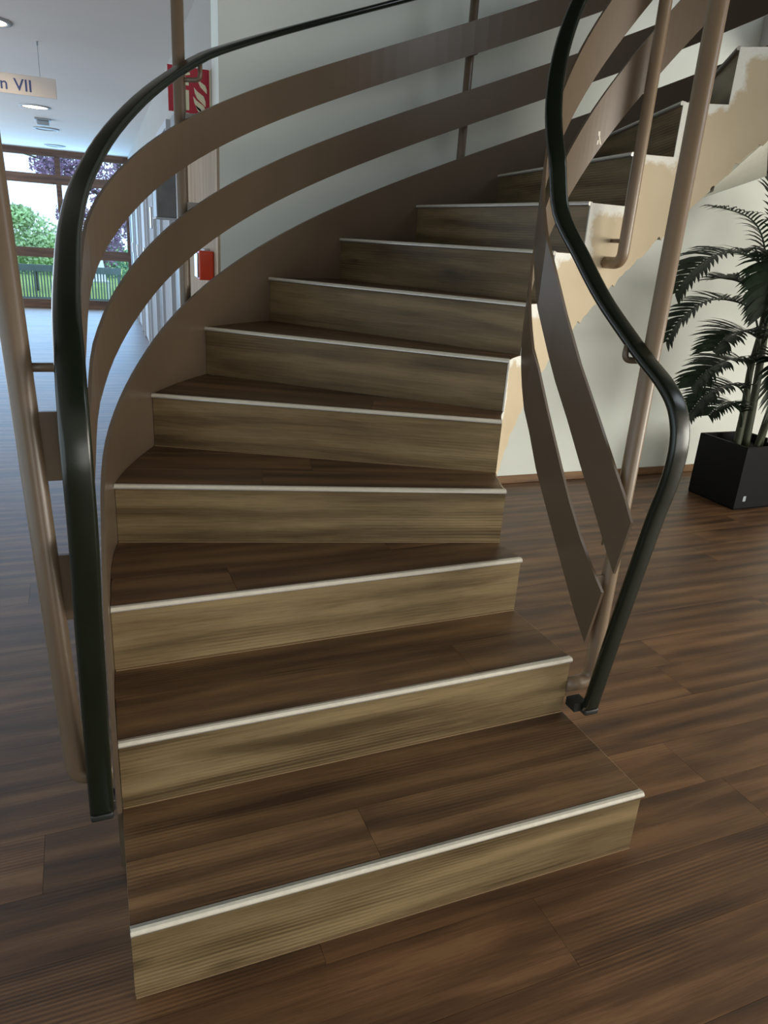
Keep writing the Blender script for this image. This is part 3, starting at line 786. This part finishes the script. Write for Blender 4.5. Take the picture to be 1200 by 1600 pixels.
def flame(x, z, s): return [(x, z), (x + .10 * s, z - .10 * s), (x + .30 * s, z - .22 * s), (x + .36 * s, z - .36 * s), (x + .36 * s, z - .52 * s), (x + .22 * s, z - .40 * s), (x + .10 * s, z - .30 * s), (x + .03 * s, z - .16 * s)]
local_part('flame_symbol', flat([flame(.62, .58, .78), flame(.60, .38, .86), flame(.72, .78, .60), flame(.66, .20, .40)], SY - 0.0012, SY), 'cream', fs)

# ------------------------------------------------------------------ hanging sign
HY = 6.0
hs = thing('hanging_sign', 'long pale hanging sign with blue lettering under the corridor ceiling', 'sign', (-0.6, HY, 2.13))
local_part('board', bevelled(bx(-1.25, -0.035, HY, HY + 0.02, 2.132, 2.252), 0.002), 'signboard', hs)
for x in (-0.13, -1.15):
    wb = tube(bmesh.new(), [(x, HY + 0.01, 2.252), (x, HY + 0.01, 2.44)], 0.002, 6); tube(wb, [(x, HY + 0.01, 2.435), (x, HY + 0.01, CEIL)], 0.006, 8)
    local_part('wire', wb, 'device', hs)
cu = bpy.data.curves.new('lettering', 'FONT'); cu.body = 'n VII'; cu.size = 0.100; cu.offset = 0.0012; cu.space_word = 1.25; cu.extrude = 0.0006; cu.align_x = 'RIGHT'
tmp = bpy.data.objects.new('lettering_curve', cu); COL.objects.link(tmp)
me = bpy.data.meshes.new_from_object(tmp.evaluated_get(bpy.context.evaluated_depsgraph_get()))
bpy.data.objects.remove(tmp); me.materials.clear(); me.materials.append(MAT['blue'])
me.transform(Matrix.Translation((-0.182, HY - 0.0008, 2.156)) @ Matrix.Rotation(math.pi / 2, 4, 'X'))
o = obj('lettering', None, None, mesh=me); o.parent = hs; o.matrix_parent_inverse = Matrix.Translation(-Vector(hs.location))
tag(o, 'blue letters reading n VII')

# ------------------------------------------------------------------ ceiling fittings
def downlight(x, y, label):
    d = thing('downlight', label, 'ceiling light', (x, y, CEIL))
    obj('trim_ring', lathe(bmesh.new(), [(0.15, 0.0), (0.15, -0.008), (0.125, -0.012), (0.118, -0.006), (0.118, 0.0)], 28), 'white', d, True)
    obj('diffuser', lathe(bmesh.new(), [(0.117, -0.001), (0.117, -0.006), (0.06, -0.008), (0.002, -0.0085)], 28), 'lamp', d, True)
    l = bpy.data.lights.new('downlight_lamp', 'SPOT'); l.energy = 7; l.spot_size = 2.3; l.color = (1, .82, .58); l.shadow_soft_size = 0.1
    lo = bpy.data.objects.new('downlight_lamp', l); COL.objects.link(lo); lo.parent = d; lo.location = (0, 0, -0.02)
    return d
downlight(-0.40, 5.62, 'lit round ceiling light in front of the hanging sign')
downlight(-0.27, 9.15, 'lit round ceiling light beyond the hanging sign')
sd = thing('smoke_detector', 'small boxy grey detector on the corridor ceiling', 'detector', (-0.23, 10.1, CEIL))
obj('base', bevelled(bx(-0.085, 0.085, -0.07, 0.07, -0.02, 0.0), 0.004), 'device', sd)
obj('sensor', bevelled(bx(-0.065, 0.065, -0.05, 0.05, -0.07, -0.02), 0.012, 2), 'device', sd)
for y, x, lb in ((11.05, -0.22, 'unlit round ceiling ring next to the boxy detector'), (13.2, -0.16, 'unlit round ceiling ring closest to the window')):
    rg = thing('ceiling_ring', lb, 'ceiling light', (x, y, CEIL))
    obj('trim_ring', lathe(bmesh.new(), [(0.15, 0), (0.15, -0.012), (0.125, -0.014), (0.12, -0.004), (0.12, 0)], 28), 'device', rg, True)
    obj('cover', lathe(bmesh.new(), [(0.119, -0.001), (0.119, -0.004), (0.05, -0.006), (0.002, -0.006)], 28), 'ring', rg, True)

# ------------------------------------------------------------------ POTTED PALM
pp = thing('potted_palm', 'dark green areca palm in a square black planter by the wall', 'plant', (3.72, 3.12, 0))
prel = Matrix.Translation(-Vector(pp.location))
PX0, PX1, PY_0, PY_1, PH = 3.53, 3.90, 2.94, 3.305, 0.385
bm = bmesh.new()
def sq(i, z): return [Vector((PX0 + i, PY_0 + i, z)), Vector((PX1 - i, PY_0 + i, z)), Vector((PX1 - i, PY_1 - i, z)), Vector((PX0 + i, PY_1 - i, z))]
loft(bm, [sq(0.004, 0.0), sq(0.0, 0.01), sq(0.0, PH - 0.004), sq(0.003, PH), sq(0.014, PH), sq(0.016, PH - 0.004), sq(0.018, 0.30)])
part('planter', bm, 'pot', pp, False, prel)
part('badge', bx(3.588, 3.610, PY_0 - 0.002, PY_0, 0.052, 0.084), 'device', pp, False, prel)
bm = bmesh.new(); n = 9
g = [[bm.verts.new((PX0 + .019 + (PX1 - PX0 - .038) * i / n, PY_0 + .019 + (PY_1 - PY_0 - .038) * j / n, 0.325 + random.uniform(-.008, .012))) for j in range(n + 1)] for i in range(n + 1)]
for i in range(n):
    for j in range(n): bm.faces.new((g[i][j], g[i + 1][j], g[i + 1][j + 1], g[i][j + 1]))
part('soil', bm, 'soil', pp, False, prel)
stems = [[(3.597, 3.08, 0.32), (3.601, 3.09, 0.576), (3.585, 3.10, 0.80), (3.605, 3.11, 1.018), (3.60, 3.12, 1.21)],
         [(3.735, 3.14, 0.32), (3.725, 3.147, 0.639), (3.70, 3.153, 0.941), (3.67, 3.16, 1.30), (3.65, 3.16, 1.45)],
         [(3.80, 3.10, 0.32), (3.83, 3.09, 0.7), (3.88, 3.08, 1.05), (3.90, 3.06, 1.3)],
         [(3.68, 3.02, 0.32), (3.69, 2.98, 0.55), (3.72, 2.94, 0.80)]]
for k, s in enumerate(stems): part('stem', tube(bmesh.new(), crom(s, 5), (0.024, 0.027, 0.024, 0.016)[k], 12, 0.013), 'stem', pp, True, prel)
def frond(path, ln, n=26, droop=0.5, seed=0, wid=0.0085, start=0.22, fold=0.8):
    """One feather leaf: a tapering rachis with two rows of narrow blades."""
    rnd = random.Random(seed); pts = crom(path, 8); bm = bmesh.new()
    tube(bm, pts, 0.0065, 6, 0.0015)
    cum = [0.0]
    for a, b in zip(pts, pts[1:]): cum.append(cum[-1] + (b - a).length)
    tot = cum[-1]
    def at(f):
        d = f * tot
        for i in range(len(cum) - 1):
            if cum[i + 1] >= d:
                t = (d - cum[i]) / max(1e-9, cum[i + 1] - cum[i]); return pts[i].lerp(pts[i + 1], t), (pts[i + 1] - pts[i]).normalized()
        return pts[-1], (pts[-1] - pts[-2]).normalized()
    for k in range(n):
        f = start + (1 - start) * (k + 0.5) / n; p, t = at(f)
        side = t.cross(Vector((0, 0, 1)))
        side = side.normalized() if side.length > 0.15 else Vector((0, 1, 0))
        upv = side.cross(t).normalized()
        L = ln * (0.55 + 0.45 * math.sin(math.pi * min(1, (f - start) / (1 - start) * 0.85 + 0.15))) * rnd.uniform(0.88, 1.1)
        fwd = 0.35 + 0.65 * f
        for sg in (-1, 1):
            d = (side * sg * fold + t * fwd + upv * (0.30 + rnd.uniform(-.12, .12))).normalized()
            q0 = p; prev = None; segs = 4
            wv = t * 1.0 - d * t.dot(d); wv = wv.normalized()
            for j in range(segs + 1):
                w = wid * 1.25 * (0.55, 1.0, 0.92, 0.6, 0.06)[j]
                a, b = bm.verts.new(q0 + wv * w), bm.verts.new(q0 - wv * w)
                if prev: bm.faces.new((prev[0], prev[1], b, a))
                prev = (a, b); q0 = q0 + d * (L / segs)
                d = (d + Vector((0, 0, -droop * 0.75 * (0.4 + 0.2 * j)))).normalized()
    return bm
fr = [([(3.60, 3.12, 1.21), (3.518, 3.12, 1.429), (3.392, 3.078, 1.545), (3.243, 3.035, 1.604), (3.059, 2.992, 1.625), (2.90, 2.95, 1.627)], .13, 22, .55, .0065),
      ([(3.60, 3.12, 1.20), (3.559, 3.10, 1.297), (3.396, 3.05, 1.398), (3.172, 3.0, 1.429), (2.956, 2.95, 1.397), (2.786, 2.9, 1.306), (2.70, 2.87, 1.22)], .21, 30, .42, .0105),
      ([(3.63, 3.14, 1.10), (3.492, 3.183, 1.265), (3.348, 3.217, 1.297), (3.28, 3.24, 1.285)], .15, 22, .30, .008),
      ([(3.605, 3.11, 1.00), (3.467, 3.08, 1.141), (3.264, 3.06, 1.19), (3.066, 3.04, 1.175), (2.899, 3.02, 1.074), (2.825, 3.0, 0.97)], .15, 28, .22, .0085),
      ([(3.60, 3.10, 0.86), (3.53, 3.04, 0.98), (3.351, 2.987, 1.035), (3.15, 2.91, 1.02), (2.99, 2.84, 0.95)], .22, 28, .30, .010),
      ([(3.592, 3.08, 0.70), (3.48, 3.04, 0.85), (3.30, 2.99, 0.885), (3.085, 2.927, 0.845), (2.93, 2.87, 0.76)], .20, 30, .38, .010),
      ([(3.60, 3.08, 0.58), (3.52, 3.06, 0.69), (3.36, 3.02, 0.74), (3.149, 2.967, 0.70), (2.99, 2.91, 0.60)], .17, 28, .34, .009),
      ([(3.60, 3.08, 0.46), (3.53, 3.04, 0.56), (3.38, 2.99, 0.645), (3.20, 2.90, 0.65), (3.06, 2.84, 0.61)], .15, 24, .50, .008),
      ([(3.70, 2.96, 0.72), (3.60, 2.93, 0.90), (3.50, 2.87, 0.90), (3.46, 2.80, 0.74), (3.45, 2.74, 0.55)], .17, 24, .35, .009),
      ([(3.65, 3.16, 1.40), (3.60, 3.16, 1.60), (3.53, 3.17, 1.76), (3.44, 3.19, 1.87), (3.36, 3.2, 1.91)], .19, 24, .22, .009),
      ([(3.66, 3.16, 1.30), (3.56, 3.08, 1.42), (3.45, 3.0, 1.40), (3.36, 2.92, 1.30), (3.30, 2.86, 1.14)], .22, 28, .4, .010),
      ([(3.63, 3.12, 1.02), (3.55, 3.0, 1.22), (3.50, 2.9, 1.26), (3.44, 2.80, 1.15), (3.42, 2.74, 0.95)], .22, 28, .4, .010),
      ([(3.69, 3.15, 0.95), (3.62, 3.02, 1.10), (3.56, 2.9, 1.08), (3.52, 2.80, 0.92), (3.50, 2.74, 0.74)], .20, 26, .4, .010),
      ([(3.72, 2.94, 0.80), (3.78, 2.86, 0.95), (3.82, 2.76, 0.94), (3.84, 2.66, 0.80)], .18, 22, .4, .009),
      ([(3.90, 3.06, 1.30), (4.05, 3.03, 1.52), (4.25, 3.0, 1.58), (4.48, 2.98, 1.48), (4.62, 2.97, 1.30)], .2, 28, .4, .010),
      ([(3.90, 3.06, 1.25), (3.98, 2.95, 1.50), (4.08, 2.8, 1.60), (4.2, 2.62, 1.50), (4.26, 2.5, 1.32)], .2, 28, .4, .010),
      ([(3.65, 3.16, 1.42), (3.72, 3.14, 1.68), (3.86, 3.12, 1.88), (4.06, 3.10, 1.92), (4.25, 3.08, 1.82)], .2, 28, .35, .010),
      ([(3.88, 3.08, 1.0), (4.0, 3.1, 1.15), (4.2, 3.12, 1.18), (4.40, 3.13, 1.04)], .18, 24, .4, .009),
      ([(3.66, 3.16, 1.40), (3.66, 3.1, 1.65), (3.64, 3.0, 1.82), (3.60, 2.86, 1.84), (3.56, 2.72, 1.72)], .2, 26, .35, .010),
      ([(3.66, 3.15, 1.20), (3.60, 3.02, 1.30), (3.58, 2.88, 1.28), (3.57, 2.74, 1.14)], .20, 26, .4, .010)]
for k, (path, ln, n, dr, wd) in enumerate(fr): part('frond', frond(path, ln, n, dr, k, wd), 'palm', pp, False, prel)
